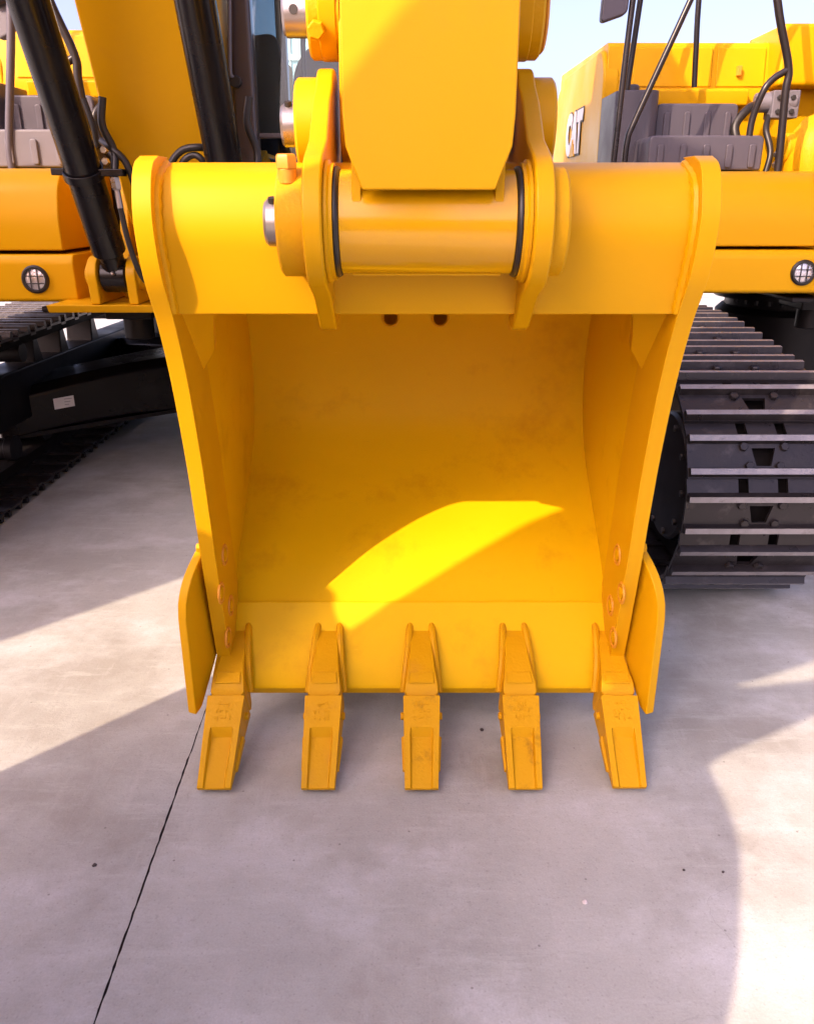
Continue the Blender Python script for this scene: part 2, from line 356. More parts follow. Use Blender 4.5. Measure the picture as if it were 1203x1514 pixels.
# side walls and side bars
outer_tail = [(2.118,0.165),(2.16,0.16),(2.30,0.285)]
shell_out = offset(shell_in, 0.03)
wall_poly = [(y+.05, z) for y, z in edge[8:-3]] + [(2.165,.22)] + shell_out[::-1][:-1] + [(2.02,1.50),(1.95,1.56)]
bar_in = [(p[0]+.205 if p[1] < 1.3 else p[0]+.205*max(0.0,1-(p[1]-1.3)/.29)+.075*min(1,(p[1]-1.3)/.29), p[1]+.0) for p in edge]
bar_in = [(y, max(z, 0.345 + (y-2.245)*.0) if y > 2.2 and z < .34 else z) for y, z in bar_in]
bar_poly = edge + [(2.16,.20),(2.25,.335)] + [p for p in bar_in[::-1] if p[1] > .40]
for sgn in (-1, 1):
    xo = CX + sgn*(HW+.04)
    w = ob('side_wall', G().prism(wall_poly, xo - sgn*.004, xo - sgn*.026), 'inside', BK, sharp=30)
    xb = CX + sgn*HW
    sb = ob('side_bar', G().prism(bar_poly, xo, CX + sgn*HW), 'yellow', BK, 0.006, seg=3)
    # countersunk cutter bolts seen inside
    for (by, bz) in [(2.129,.561),(2.052,.478),(2.150,.388),(2.085,.318)]:
        xi = CX + sgn*HW
        rr = ob('bolt_recess', G().torus((xi,by,bz),(1,0,0),.028,.004,28,8), 'orange_bolt', sb)
        G_ = G().lathe((xi - sgn*.001,by,bz),(-sgn,0,0),[(0,.018),(.003,.018),(.005,.013)],20); ob('bolt', G_, 'yellow', sb)
    for (by, bz) in [(2.09,.60)]:
        ob('bolt', G().cyl((xo,by,bz),(xo+sgn*.012,by,bz),.017,18).hexa((xo+sgn*.012,by,bz),(sgn,0,0),.014,.014), 'yellow', sb)
    # side cutter: curved plate flaring out beside the corner tooth
    sec = spline([(.0,2.30),(.004,2.17),(.012,2.08),(.026,2.015),(.044,1.97)], 6)     # (outward, y)
    fl = G(); n = len(sec); sec2 = offset(sec, .024 if True else 0)
    rows = []
    for k, ((o_, y_), (o2, y2)) in enumerate(zip(sec, sec2)):
        t = k/(n-1)
        top = .425 + .175*math.sqrt(max(0.0, 1-t**2.4)); bot = .30 - .20*t**1.3 + (.03*max(0, t-.85)/.15)
        rows.append((o_, y_, o2, y2, bot, top))
    vs = []; fs = []
    for o_, y_, o2, y2, b_, t_ in rows:
        a0 = xo - sgn*.002 + sgn*max(o_, 0); a1 = xo - sgn*.002 + sgn*(o_ + .026)
        vs += [(a0,y_,b_),(a0,y_,t_),(a1,y_+.012,t_),(a1,y_+.012,b_)]
    for k in range(n-1):
        for q in range(4):
            fs.append((k*4+q, k*4+(q+1)%4, (k+1)*4+(q+1)%4, (k+1)*4+q))
    fs += [(3,2,1,0), tuple((n-1)*4+q for q in range(4))]
    ob('side_cutter', G().add(vs, fs), 'yellow', BK, 0.004, sharp=32)
    # corner gusset between tube and wall
    xi = CX + sgn*HW
    A = (xi+sgn*.01,1.90,1.272); B = (xi+sgn*.01,2.085,1.085); C = (xi-sgn*.10,2.0,1.272); D = (xi-sgn*.035,2.07,1.15)
    nrm = Vector((0,.03,.022))
    fv = [Vector(p) for p in (A, B, D, (xi-sgn*.04,2.045,1.215), (xi-sgn*.055,2.02,1.25), C)]
    gg = G().add(fv + [p + nrm for p in fv], [(0,1,2,3,4,5),(11,10,9,8,7,6)] + [(i,(i+1)%6,6+(i+1)%6,6+i) for i in range(6)])
    ob('gusset', gg, 'yellow', BK, 0.004)
# torque tube
tp = rounded([(1.862,1.266),(1.830,1.36),(1.802,1.455),(1.835,1.555),(1.96,1.592),(2.09,1.545),(2.12,1.30),(2.06,1.262)], [.004,.08,.09,.07,.07,.06,.03,.02], 6)
tube = ob('torque_tube', G().prism(tp, CX-HW-.01, CX+HW+.01), 'yellow', BK, 0.002, sharp=25)
for sgn in (-1, 1):   # fillet welds against the side bars
    xi = CX + sgn*HW
    ob('weld_bead', G().tube([(xi, y-.004, z) for y, z in [(1.862,1.27),(1.830,1.36),(1.806,1.45),(1.830,1.535),(1.92,1.578)]], .011, 8, rip=.13), 'yellow', tube)
# hinge ears
PIN1 = (1.752, 1.462); PIN2 = (2.06, 1.665)
def arc(c, r, a0, a1, n=14): return [(c[0]+r*math.cos(R(a0+(a1-a0)*k/n)), c[1]+r*math.sin(R(a0+(a1-a0)*k/n))) for k in range(n+1)]
ear = [(1.915,1.224),(1.880,1.236),(1.775,1.312)] + arc(PIN1,.135,245,112,16) + [(1.80,1.62),(1.90,1.70)] + arc(PIN2,.115,140,-40,16) + [(2.10,1.50),(2.05,1.30),(1.95,1.232)]
for sgn in (-1, 1):
    e = ob('hinge_ear', G().prism(ear, CX+sgn*.200, CX+sgn*.238), 'yellow', BK, 0.006, seg=3)
    ob('inner_collar', G().lathe((CX+sgn*.199,*PIN1),(-sgn,0,0),[(0,.118),(.006,.118),(.010,.112),(.016,.112)],40), 'yellow', e)
    ob('outer_boss', G().lathe((CX+sgn*.238,*PIN1),(sgn,0,0),[(0,.105),(.05 if sgn<0 else .03,.105),(.055 if sgn<0 else .036,.099)],40), 'cast', e)
    ob('link_boss', G().lathe((CX+sgn*.238,*PIN2),(sgn,0,0),[(0,.098),(.044,.098),(.050,.092)],40), 'yellow', e)
    ob('weld_bead', G().tube([(CX+sgn*.199, y, z) for y, z in [(1.93,1.268),(1.886,1.30),(1.848,1.40)]], .010, 8, rip=.13), 'yellow', e)
# bolt on the boss, retaining the pin
ob('retaining_bolt', G().lathe((CX-.270,1.69,1.535),(0,-.08,1),[(0,.018),(.026,.018)],20).hexa((CX-.270,1.688,1.561),(0,-.08,1),.021,.026), 'orange_bolt', BK, .0015)
for sgn in (-1,):
    for P, nm in ((PIN1,'hinge_pin'),(PIN2,'link_pin')):
        pn = ob(nm, G().lathe((CX+sgn*.285,*P),(sgn,0,0),[(-.03,.046),(.034,.046),(.040,.041),(.040,.03),(.038,.0)],36), 'steel', BK)
        ob('pin_hole', G().cyl((CX+sgn*.307,P[0]-.022,P[1]+.036),(CX+sgn*.307,P[0]-.026,P[1]+.0475),.0085,14), 'dark', pn)
ob('link_pin', G().cyl((CX+.28,*PIN2),(CX+.293,*PIN2),.060,36,.004), 'yellow', BK)
# teeth
def tooth(x, worn):
    a = Vector((0,2.05,0.158)); tip = Vector((0,1.795,0.012)); d = (tip-a).normalized(); up = Vector((0,d.z,-d.y)); up = up if up.z > 0 else -up
    a = a + d*.016
    rv = random.Random(int(x*1000)+3); yaw = rv.uniform(-.02,.02) + (.03 if x < -.4 else -.03 if x > .5 else 0) * 0
    tip = tip + Vector((0, rv.uniform(-.004,.004), rv.uniform(-.003,.002)))
    def P(px, t, h): return Vector((x+px+yaw*max(0,t),0,0)) + a + d*t + up*h
    # adapter: straddles the lip, two rails up the lip plate and a nose block
    ad = G()
    o0 = -.02
    def hexa8(rows):   # rows of (halfwidth, t, hlow, hhigh)
        vs = []; fs = []
        for hw, t, lo, hi in rows: vs += [P(-hw,t,lo),P(hw,t,lo),P(hw*.93,t,hi),P(-hw*.93,t,hi)]
        for i in range(len(rows)-1):
            for q in range(4): fs.append((i*4+q, i*4+(q+1)%4, (i+1)*4+(q+1)%4, (i+1)*4+q))
        n = len(rows)-1; fs += [(3,2,1,0), tuple(n*4+q for q in range(4))]
        return vs, fs
    ad.add(*hexa8([(.028,-.222,.018,.034),(.034,-.15,-.002,.052),(.043,-.05,-.045,.062),(.050,-.012,-.07,.062),(.052,.012,-.07,.052),(.046,.018,-.062,.046),(.046,.06,-.058,.040)]))
    adp = ob('adapter', ad, 'cast', BK, 0.006, seg=3)
    for sgn in (-1, 1):
        ob('adapter_rail', G().tube([P(sgn*.030,-.235,.026),P(sgn*.034,-.20,.045),P(sgn*.040,-.12,.038),P(sgn*.047,-.06,.018),P(sgn*.053,-.02,-.01)], .0105, 8), 'cast', adp)
    ob('part_mark', G().add([P(-.034,-.045,.0635),P(.034,-.045,.0635),P(.037,-.008,.0635),P(-.037,-.008,.0635),P(-.032,-.043,.066),P(.032,-.043,.066),P(.035,-.010,.066),P(-.035,-.010,.066)],[(4,5,6,7),(0,1,5,4),(1,2,6,5),(2,3,7,6),(3,0,4,7)]), 'cast', adp, .001)
    # tip: a wedge with a scooped face
    L = (tip-a).length; t0 = .026
    def top(t): return .058 - .040*((t-t0)/(L-t0))
    def bot(t): return -.066 + .068*((t-t0)/(L-t0))
    vs = []; fs = []
    hw0, hw1 = .0525, .0455
    def hw(t): return hw0+(hw1-hw0)*(t-t0)/(L-t0)
    sc0, sc1 = .125, L-.004        # scoop extent
    tt = [t0, sc0-.008, sc0+.012, L-.035, L-.002, L]
    for t in tt:
        w_ = hw(t); i_ = w_*.66
        dep = 0 if t <= sc0-.007 else (.019 if t < L-.04 else (.008 if t < L-.001 else .005))
        vs += [P(-w_,t,bot(t)),P(w_,t,bot(t)),P(w_,t,top(t)),P(i_,t,top(t)),P(i_*.86,t,top(t)-dep),P(-i_*.86,t,top(t)-dep),P(-i_,t,top(t)),P(-w_,t,top(t))]
    for i in range(len(tt)-1):
        for q in range(8): fs.append((i*8+q, i*8+(q+1)%8, (i+1)*8+(q+1)%8, (i+1)*8+q))
    fs += [tuple(range(8))[::-1], tuple((len(tt)-1)*8+q for q in range(8))]
    tp_ = ob('tooth_tip', G().add(vs, fs), 'worn' if worn else 'cast', BK, 0.004, sharp=30, seg=3)
    for sgn in (-1, 1):
        ob('locking_pin', G().cyl(P(sgn*.046,.06,-.005),P(sgn*.060,.06,-.005),.011,14,.002), 'cast', tp_)
        ob('side_rib', G().add([P(sgn*.045,.12,.0),P(sgn*.057,.125,-.004),P(sgn*.052,.22,-.004),P(sgn*.044,.225,0),P(sgn*.045,.12,-.03),P(sgn*.057,.125,-.026),P(sgn*.052,.22,-.016),P(sgn*.044,.225,-.014)],[(0,1,2,3),(7,6,5,4),(0,1,5,4),(1,2,6,5),(2,3,7,6),(3,0,4,7)]), 'cast', tp_)
    # raised, unreadable foundry marks
    fm = G()
    rnd = random.Random(int(x*1000)+7)
    for row in range(3):
        t = .05 + row*.019; n_ = 4 if row else 3
        for k in range(n_):
            cx = (k-(n_-1)/2)*.0125; hgt = top(t)
            for _ in range(2):
                dx = rnd.uniform(-.004,.004); dt = rnd.uniform(-.005,.005); wx = rnd.choice((.0013,.0045)); wt = .0055 if wx < .002 else .0013
                q = [P(cx+dx-wx,t+dt-wt,hgt-.002),P(cx+dx+wx,t+dt-wt,hgt-.002),P(cx+dx+wx,t+dt+wt,hgt-.002),P(cx+dx-wx,t+dt+wt,hgt-.002)]
                q2 = [p + up*.0038 for p in q]
                fm.add(q+q2, [(4,5,6,7),(0,1,5,4),(1,2,6,5),(2,3,7,6),(3,0,4,7)])
    mk = ob('foundry_mark', fm, 'cast', tp_); mk['kind'] = 'stuff'
for dx, wn in ((-.555,0),(-.278,0),(.002,1),(.284,1),(.565,0)):
    tooth(CX+dx, wn)

# ------------------------------------------------------------------ the excavator that carries the bucket: stick and links in view, the rest behind the camera
OW = thing('excavator', 'yellow excavator arm coming down from above to carry the front bucket', 'excavator', (CX, -5.2, 0))
sw = 0.157
# stick: front plate, sides; bottom corners of the front plate cut off
lean = lambda z: (z-1.5)*0.055
def stick():
    z1 = 4.9
    F = 1.625
    gv = G()
    # front plate as 8 corner outline in x,z
    zb = 1.522
    out = [(-sw+.033,zb),(sw-.033,zb),(sw-.004,zb+.075),(sw,zb+.13),(sw+.016,z1),(-sw-.016,z1),(-sw,zb+.13),(-sw+.004,zb+.075)]
    n = len(out)
    vs = [(CX+x, F+lean(z)*.9, z) for x, z in out] + [(CX+x, F+.022+lean(z)*.9, z) for x, z in out]
    gv.add(vs, [tuple(range(n)), tuple(range(n,2*n))[::-1]] + [(i,(i+1)%n,n+(i+1)%n,n+i) for i in range(n)])
    return gv
st = ob('stick_front_plate', stick(), 'yellow', OW, 0.004)
def yz(z, back): return 1.647+lean(z)*.9+back
sb_ = G()
for sgn in (-1, 1):
    prof = [(1.66,1.50),(1.648+lean(1.75)*.9,1.75),(1.648+lean(4.9)*.9,4.9),(2.30,4.9),(2.06,2.4),(1.93,1.85),(1.86,1.52)]
    ob('stick_side_plate', G().prism(prof, CX+sgn*(sw-.030), CX+sgn*(sw-.012)), 'yellow', OW, 0.003)
ob('stick_back_plate', G().add([(CX+sx*(sw-.012),y,z) for (y,z) in [(1.865,1.55),(1.93,1.85),(2.06,2.4),(2.30,4.9)] for sx in (-1,1)] + [(CX+sx*(sw-.012),y+.02,z) for (y,z) in [(1.865,1.55),(1.93,1.85),(2.06,2.4),(2.30,4.9)] for sx in (-1,1)],
   [(0,1,3,2),(2,3,5,4),(4,5,7,6),(8,10,11,9),(10,12,13,11),(12,14,15,13),(0,2,10,8),(2,4,12,10),(4,6,14,12),(1,9,11,3),(3,11,13,5),(5,13,15,7),(0,8,9,1),(6,7,15,14)]), 'yellow', OW)
# boss at the stick end
bs = ob('stick_boss', G().lathe((CX-.176,*PIN1),(1,0,0),[(0,.094),(.006,.100),(.346,.100),(.352,.094)],56), 'gloss', OW, sharp=25)
ob('seam_weld', G().tube([(CX-.15+i*.03, PIN1[0]-.004+random.uniform(-.001,.001)-.02, PIN1[1]-.0985) for i in range(11)], .0035, 6), 'yellow', bs)
for sgn in (-1, 1):
    ob('seal_ring', G().torus((CX+sgn*.1795,*PIN1),(1,0,0),.098,.0085,56,12), 'rubber', OW)
# idler links and their pivot bosses
PIN3 = (2.10, 1.895)
for sgn in (-1, 1):
    lk = ob('power_link', G().prism(arc(PIN3,.085,20,160,10)+arc(PIN2,.085,200,340,10), CX+sgn*.150, CX+sgn*.188), 'yellow', OW, 0.004)
    il = ob('idler_link', G().prism(arc((1.98,2.75),.09,0,180,12)+arc(PIN3,.095,180,360,12), CX+sgn*.192, CX+sgn*.232), 'yellow', OW, 0.004)
    ob('link_boss', G().lathe((CX+sgn*.186,*PIN3),(sgn,0,0),[(0,.092),(.066,.092),(.072,.086)],40), 'cast', il)
    if sgn < 0:
        pn = ob('link_pin', G().lathe((CX-.258,*PIN3),(-1,0,0),[(0,.048),(.052,.048),(.058,.042),(.058,.03),(.056,0)],36), 'steel', OW)
        ob('pin_hole', G().cyl((CX-.288,PIN3[0]-.043,PIN3[1]+.0),(CX-.288,PIN3[0]-.0495,PIN3[1]-.0),.010,14), 'dark', pn)
        ob('retaining_bolt', G().hexa((CX-.235,PIN3[0]-.088,PIN3[1]-.045),(0,-1,-.3),.020,.02), 'cast', OW, .0015)
    else:
        ob('link_pin', G().cyl((CX+.258,*PIN3),(CX+.268,*PIN3),.080,36,.005), 'orange_bolt', OW)
ob('bucket_cylinder', G().cyl((CX,PIN3[0],PIN3[1]),(CX,2.35,3.0),.045,24).cyl((CX,2.33,2.9),(CX,2.60,4.4),.075,28,.01), 'black', OW)
# boom, house, cab and tracks of the same machine, behind the camera
boomp = [(2.45,4.7),(2.5,4.95),(1.2,5.55),(-.6,5.3),(-2.6,4.0),(-4.6,2.1),(-4.75,1.55),(-4.35,1.5),(-2.3,3.2),(-.4,4.45),(1.1,4.75)]
ob('boom', G().prism(spline(boomp+[boomp[0]],3)[:-1], CX-.25, CX+.25), 'yellow', OW, 0.01)
ob('house', G().box(CX-1.35,CX+1.35,-8.6,-4.3,1.1,2.0), 'yellow', OW, 0.05)
ob('engine_hood', G().box(CX-1.35,CX+1.35,-8.9,-6.4,2.003,2.5), 'yellow', OW, 0.08)
ob('cab', G().prism(rounded([(-4.2,1.15),(-4.25,2.2),(-4.55,2.95),(-6.0,3.0),(-6.1,2.01),(-5.9,1.15)],.12), CX-1.32, CX-.35), 'cabf', OW, 0.03)
for sgn in (-1, 1):
    ob('track', G().prism(rounded([(-8.0,0.01),(-4.2,.01),(-3.7,.45),(-4.1,.9),(-8.1,.92),(-8.5,.45)],.3), CX+sgn*1.5, CX+sgn*.9), 'track', OW, 0.02)
ob('car_body', G().box(CX-.89,CX+.89,-6.9,-5.2,.35,.8).cyl((CX,-6.1,.8),(CX,-6.1,1.1),.62,32), 'frame_black', OW, 0.02)

# ------------------------------------------------------------------ two unseen shade casters in excavator form, outlined from the wanted shadows
PA = Vector((SUN.x, SUN.y, 0)).normalized(); PP = Vector((PA.y, -PA.x, 0)); SL = -SUN.z/math.hypot(SUN.x, SUN.y)   # along the light on the ground, to its right, and its slope
def shade_caster(label, a0, house, boom, lift, depth, bw, arm=None):
    ctr = PP*house[0][0] + PA*a0
    rt = thing('excavator', label, 'excavator', (ctr.x, ctr.y, 0), 0)  # unseen shade caster; its parts only follow an excavator's form
    def pr(poly, a, b):
        g = G(); n = len(poly)
        vs = [PP*p + PA*a + Vector((0,0,z)) for p, z in poly] + [PP*p + PA*b + Vector((0,0,z)) for p, z in poly]
        return g.add(vs, [tuple(range(n)), tuple(range(n,2*n))[::-1]] + [(i,(i+1)%n,n+(i+1)%n,n+i) for i in range(n)])
    q = [(p, z+lift) for p, z in house]
    ob('house', pr(q, a0, a0-depth), 'yellow', rt, 0.02)
    q = [(p, z+lift) for p, z in boom]
    ob('boom', pr(q, a0-.02, a0-.02-bw), 'yellow', rt, 0.01)
    if arm: ob('mirror', pr([(p, z+lift) for p, z in arm], a0-.01, a0-.09), 'grey', rt, 0.01)  # added spike that trims a sunlit gap, no actual mirror
    pl = min(p for p, z in house); ph = max(p for p, z in house); zb = min(z for p, z in house)+lift
    ob('car_body', pr([(pl+.3,.3),(ph-.3,.3),(ph-.3,zb+.01),(pl+.3,zb+.01)], a0-.4, a0-depth+.4), 'frame_black', rt)
    for s0 in (-.05, -depth+.45):
        ob('track', pr(rounded([(pl-.1,.01),(ph+.1,.01),(ph+.3,.35),(ph+.1,.66),(pl-.1,.66),(pl-.3,.35)],.2), a0+s0, a0+s0-.4), 'track', rt, 0.02)
    return rt
a0 = -1.25; lf = SL*1.25
E1H = spline([(-1.93,-.2),(-1.97,.30),(-2.10,.70),(-2.13,.92),(-2.02,1.15),(-1.90,1.33),(-1.82,1.46),(-1.74,1.46),(-1.64,1.36),(-1.35,1.50),(-1.0,1.55),(-.80,1.51),(-.62,1.38),(-.51,1.27),(-.44,1.15),(-.37,1.02),(-.32,.85),(-.29,.5),(-.29,-.2)], 4)  # house outline traced back from the shadow edges on ground and bucket
E1B = [(-1.95,.9),(-1.65,1.35),(-1.438,2.045),(-1.245,2.46),(-1.145,2.70),(-.7,3.5),(-.2,3.4),(-.62,2.5),(-.80,2.15),(-1.02,1.85),(-1.05,1.0)]  # boom outline shaped for the shadow edge on stick and bucket
E1_spike = [(-.84,1.42),(-.98,1.60),(-.94,1.73),(-.80,1.80),(-.66,1.94),(-.58,2.03),(-.51,1.99),(-.61,1.76),(-.70,1.55),(-.72,1.40)]  # spike shape added to fill part of the sunlit wedge
shade_caster('added shade caster shaped like a small yellow excavator, out of view on the left', a0, E1H, E1B, lf, 2.2, .45, E1_spike)
E2H = [(-2.90,-.2),(-2.88,2.6),(-3.0,2.9),(-4.5,3.1),(-4.75,2.7),(-4.75,-.2)]  # outline sized to shade the left parked machine
E2B = [(-2.90,1.0),(-2.87,2.8),(-2.9,3.9),(-2.6,4.15),(-2.0,4.2),(-1.5,4.35),(-1.45,5.15),(-2.2,5.2),(-3.2,5.0),(-3.9,4.3),(-3.9,2.6),(-4.0,1.0)]  # boom arched over to shade the right machine's storage box
shade_caster('second added shade caster in excavator form, farther left and out of view', a0, E2H, E2B, lf, 2.2, .5)

# ------------------------------------------------------------------ parked excavators facing us
def shoe_mesh(Wd):
    g = G(); hw = Wd/2
    y0, y1 = -.068, .078
    # plate with a trapezoid hole
    O = [(-hw,y0),(hw,y0),(hw,y1),(-hw,y1)]; I = [(-.042,-.030),(.042,-.030),(.026,.034),(-.026,.034)]
    vs = [(x,y,0) for x,y in O] + [(x,y,0) for x,y in I] + [(x,y,-.014) for x,y in O] + [(x,y,-.014) for x,y in I]
    fs = []
    for i in range(4):
        j = (i+1) % 4
        fs += [(i,j,4+j,4+i),(8+i,12+i,12+j,8+j),(i,8+i,8+j,j),(4+i,4+j,12+j,12+i)]
    g.add(vs, fs)
    # overlapping tail lip in three pieces, leaving two link windows
    for xa, xb in ((-hw,-.088),(-.052,.052),(.088,hw)):
        g.box(xa, xb, y1-.004, y1+.058, -.026, -.0125)
    return g
def bar_mesh(Wd):
    g = G(); hw = Wd/2
    for y, h in ((-.062,.030),(.058,.030)):
        g.prism([(y-.014,-.001),(y-.008,h),(y+.006,h),(y+.012,-.001)], -hw+.003, hw-.003)
    return g
def grouser(Wd, y):
    return G().prism([(y-.018,-.001),(y-.011,.026),(y+.010,.026),(y+.017,-.001)], -Wd/2+.003, Wd/2-.003)
def track(root, x0, x1, yf, yr, ztop_f, ztop_m, bolts_near=None, zlow=.034, pitch=.205, detail=True):
    Wd = x1-x0; xc = (x0+x1)/2
    rf = (ztop_f-zlow)/2; zc = zlow+rf; rr = (ztop_m-zlow)/2
    path = []
    for k in range(0, 60): path.append((yr+(yf-yr)*k/60, zlow))                     # bottom, rear to front
    for k in range(0, 40): a = R(-90-180*k/40); path.append((yf+rf*math.cos(a), zc+rf*math.sin(a)))
    n = 30
    for k in range(n): path.append((yf+1.0*k/n, ztop_f+(ztop_m-ztop_f)*math.sin(math.pi/2*k/n)))
    for k in range(40): path.append((yf+1.0+(yr-yf-1.0)*k/40, ztop_m))
    for k in range(40): a = R(90-180*k/40); path.append((yr+rr*math.cos(a), zlow+rr+rr*math.sin(a)))
    P = [Vector(p) for p in path]; P.append(P[0])
    cum = [0]
    for i in range(len(P)-1): cum.append(cum[-1]+(P[i+1]-P[i]).length)
    tot = cum[-1]; cnt = round(tot/pitch); step = tot/cnt
    sm = mesh_of('track_shoe', shoe_mesh(Wd), 'track'); bm_ = mesh_of('grouser_bar', grouser(Wd, -.062), 'bare'); bm2 = mesh_of('grouser_bar', grouser(Wd, .058), 'bare')
    for q in (bm_, bm2):
        q.materials.clear(); q.materials.append(M['track']); q.materials.append(M['bare'])
        for pg in q.polygons:
            if pg.normal.z > .9: pg.material_index = 1
    bolt = mesh_of('bolt', G().hexa((0,0,0),(0,0,1),.0165,.014), 'track')
    def at(s):
        s %= tot; i = 0
        while cum[i+1] < s: i += 1
        t = (s-cum[i])/(cum[i+1]-cum[i]); p = P[i].lerp(P[i+1], t); return p
    for k in range(cnt):
        s = (k+.35)*step; p = at(s); d = (at(s+.04)-at(s-.04)).normalized()
        nrm = Vector((-d.y, d.x))              # outward for this winding
        ydir = Vector((0, -d.x, -d.y)); zdir = Vector((0, nrm.x, nrm.y)); xdir = ydir.cross(zdir)
        mtx = Matrix(((xdir.x,ydir.x,zdir.x,xc),(xdir.y,ydir.y,zdir.y,p.x),(xdir.z,ydir.z,zdir.z,p.y),(0,0,0,1)))
        if p.x > yr-.6 and detail is False: continue
        sh = inst(sm, mtx, root, 'track_shoe') if False else None
        c = bpy.data.objects.new('track_shoe', sm); COL.objects.link(c); c.parent = root; c.matrix_local = mtx
        for bmm in (bm_, bm2):
            b = bpy.data.objects.new('grouser_bar', bmm); COL.objects.link(b); b.parent = c
        if bolts_near and p.x < bolts_near:
            for bx, by in ((-.072,-.034),(.072,-.034),(-.054,.036),(.054,.036)):
                b = bpy.data.objects.new('bolt', bolt); COL.objects.link(b); b.parent = c; b.matrix_local = Matrix.Translation((bx,by,0))
    # chain, frame and wheels inside the loop
    fw = .10
    def ring(o1, o2):
        a = [(p.x, p.y) for p in P[:-1]]; 
        def off(dd):
            r = []
            for i in range(len(a)):
                q = Vector(a[(i+1)%len(a)])-Vector(a[i-1]); q.normalize(); r.append((a[i][0]-q.y*dd, a[i][1]+q.x*dd))
            return r
        return off(-o1), off(-o2)
    A, B = ring(.055, .11)
    g = G(); n = len(A)
    for sx in (0.0,):
        vs = [(xc+sx-.13,*p) for p in A]+[(xc+sx+.13,*p) for p in A]+[(xc+sx-.13,*p) for p in B]+[(xc+sx+.13,*p) for p in B]
        fs = []
        for i in range(n):
            j = (i+1) % n; fs += [(i,j,n+j,n+i),(2*n+i,3*n+i,3*n+j,2*n+j),(i,2*n+i,2*n+j,j),(n+i,n+j,3*n+j,3*n+i)]
        g.add(vs, fs)
    ob('track_chain', g, 'chain', root)  # chain widened into a dark band so the shoe holes look shaded
    ob('track_frame', G().prism(rounded([(yf+.30,zc-.13),(yr-.3,zc-.13),(yr-.3,zc+.12),(yf+.9,zc+.17),(yf+.30,zc+.10)],.04), xc-fw, xc+fw), 'frame_black', root, 0.01)
    for y in (yf, yr):
        ob('sprocket', G().lathe((xc-.06,y,zc),(1,0,0),[(0,rf-.14),(.03,rf-.10),(.09,rf-.10),(.12,rf-.14)],40), 'frame_black', root)
    k = 0; y = yf+.45
    while y < yr-.3:
        ob('roller', G().lathe((xc-.11,y,zlow+.17),(1,0,0),[(0,.075),(.04,.075),(.05,.06),(.17,.06),(.18,.075),(.22,.075)],20), 'frame_black', root); y += .42
    for y in (yf+1.35, yf+1.75, yf+2.3):
        ob('carrier_bracket', G().prism([(y-.05,zc+.10),(y+.11,zc+.10),(y+.05,ztop_m-.12),(y-.02,ztop_m-.12)], xc-.09, xc+.09), 'frame_black', root, .01)
    for y in (yf+1.1, yr-1.0):
        ob('carrier_roller', G().cyl((xc-.13,y,ztop_m-.155),(xc+.13,y,ztop_m-.155),.055,18), 'frame_black', root)
    return xc, zc, rf

def lamp(root, box, x, y, z):
    lm = ob('work_lamp', G().lathe((x,y+.012,z),(0,-1,0),[(0,.066),(.022,.066),(.030,.058),(.030,.050),(.014,.047)],36), 'rubber', root)
    ob('lens', G().lathe((x,y+.0,z),(0,-1,0),[(0,.0495),(.008,.0495),(.013,.035),(.015,.012),(.0155,0)],30), 'lens', lm)
    for k in (-.018, .016):
        ob('guard_bar', G().box(x+k-.0022,x+k+.0022,y-.0205,y-.0165,z-.046,z+.046), 'dark', lm)
        ob('guard_bar', G().box(x-.046,x+.046,y-.0245,y-.0207,z+k-.0022,z+k+.0022), 'dark', lm)

def ribbed_box(root, name, m, x0, x1, y0, y1, z0, z1, n):
    b = ob(name, G().prism(rounded([(x0,z0),(x1,z0),(x1,z1),(x0,z1)],[.0,.0,.035,.035]), y0, y1, 'y'), m, root, 0.012, seg=3)
    w = (x1-x0)/n
    for k in range(n):
        c = x0+w*(k+.5)
        ob('rib', G().prism(rounded([(c-.018,z0+.012),(c+.018,z0+.012),(c+.018,z1-.045),(c-.018,z1-.045)],.016), y0-.014, y0+.004, 'y'), m, b, 0.006)
    return b

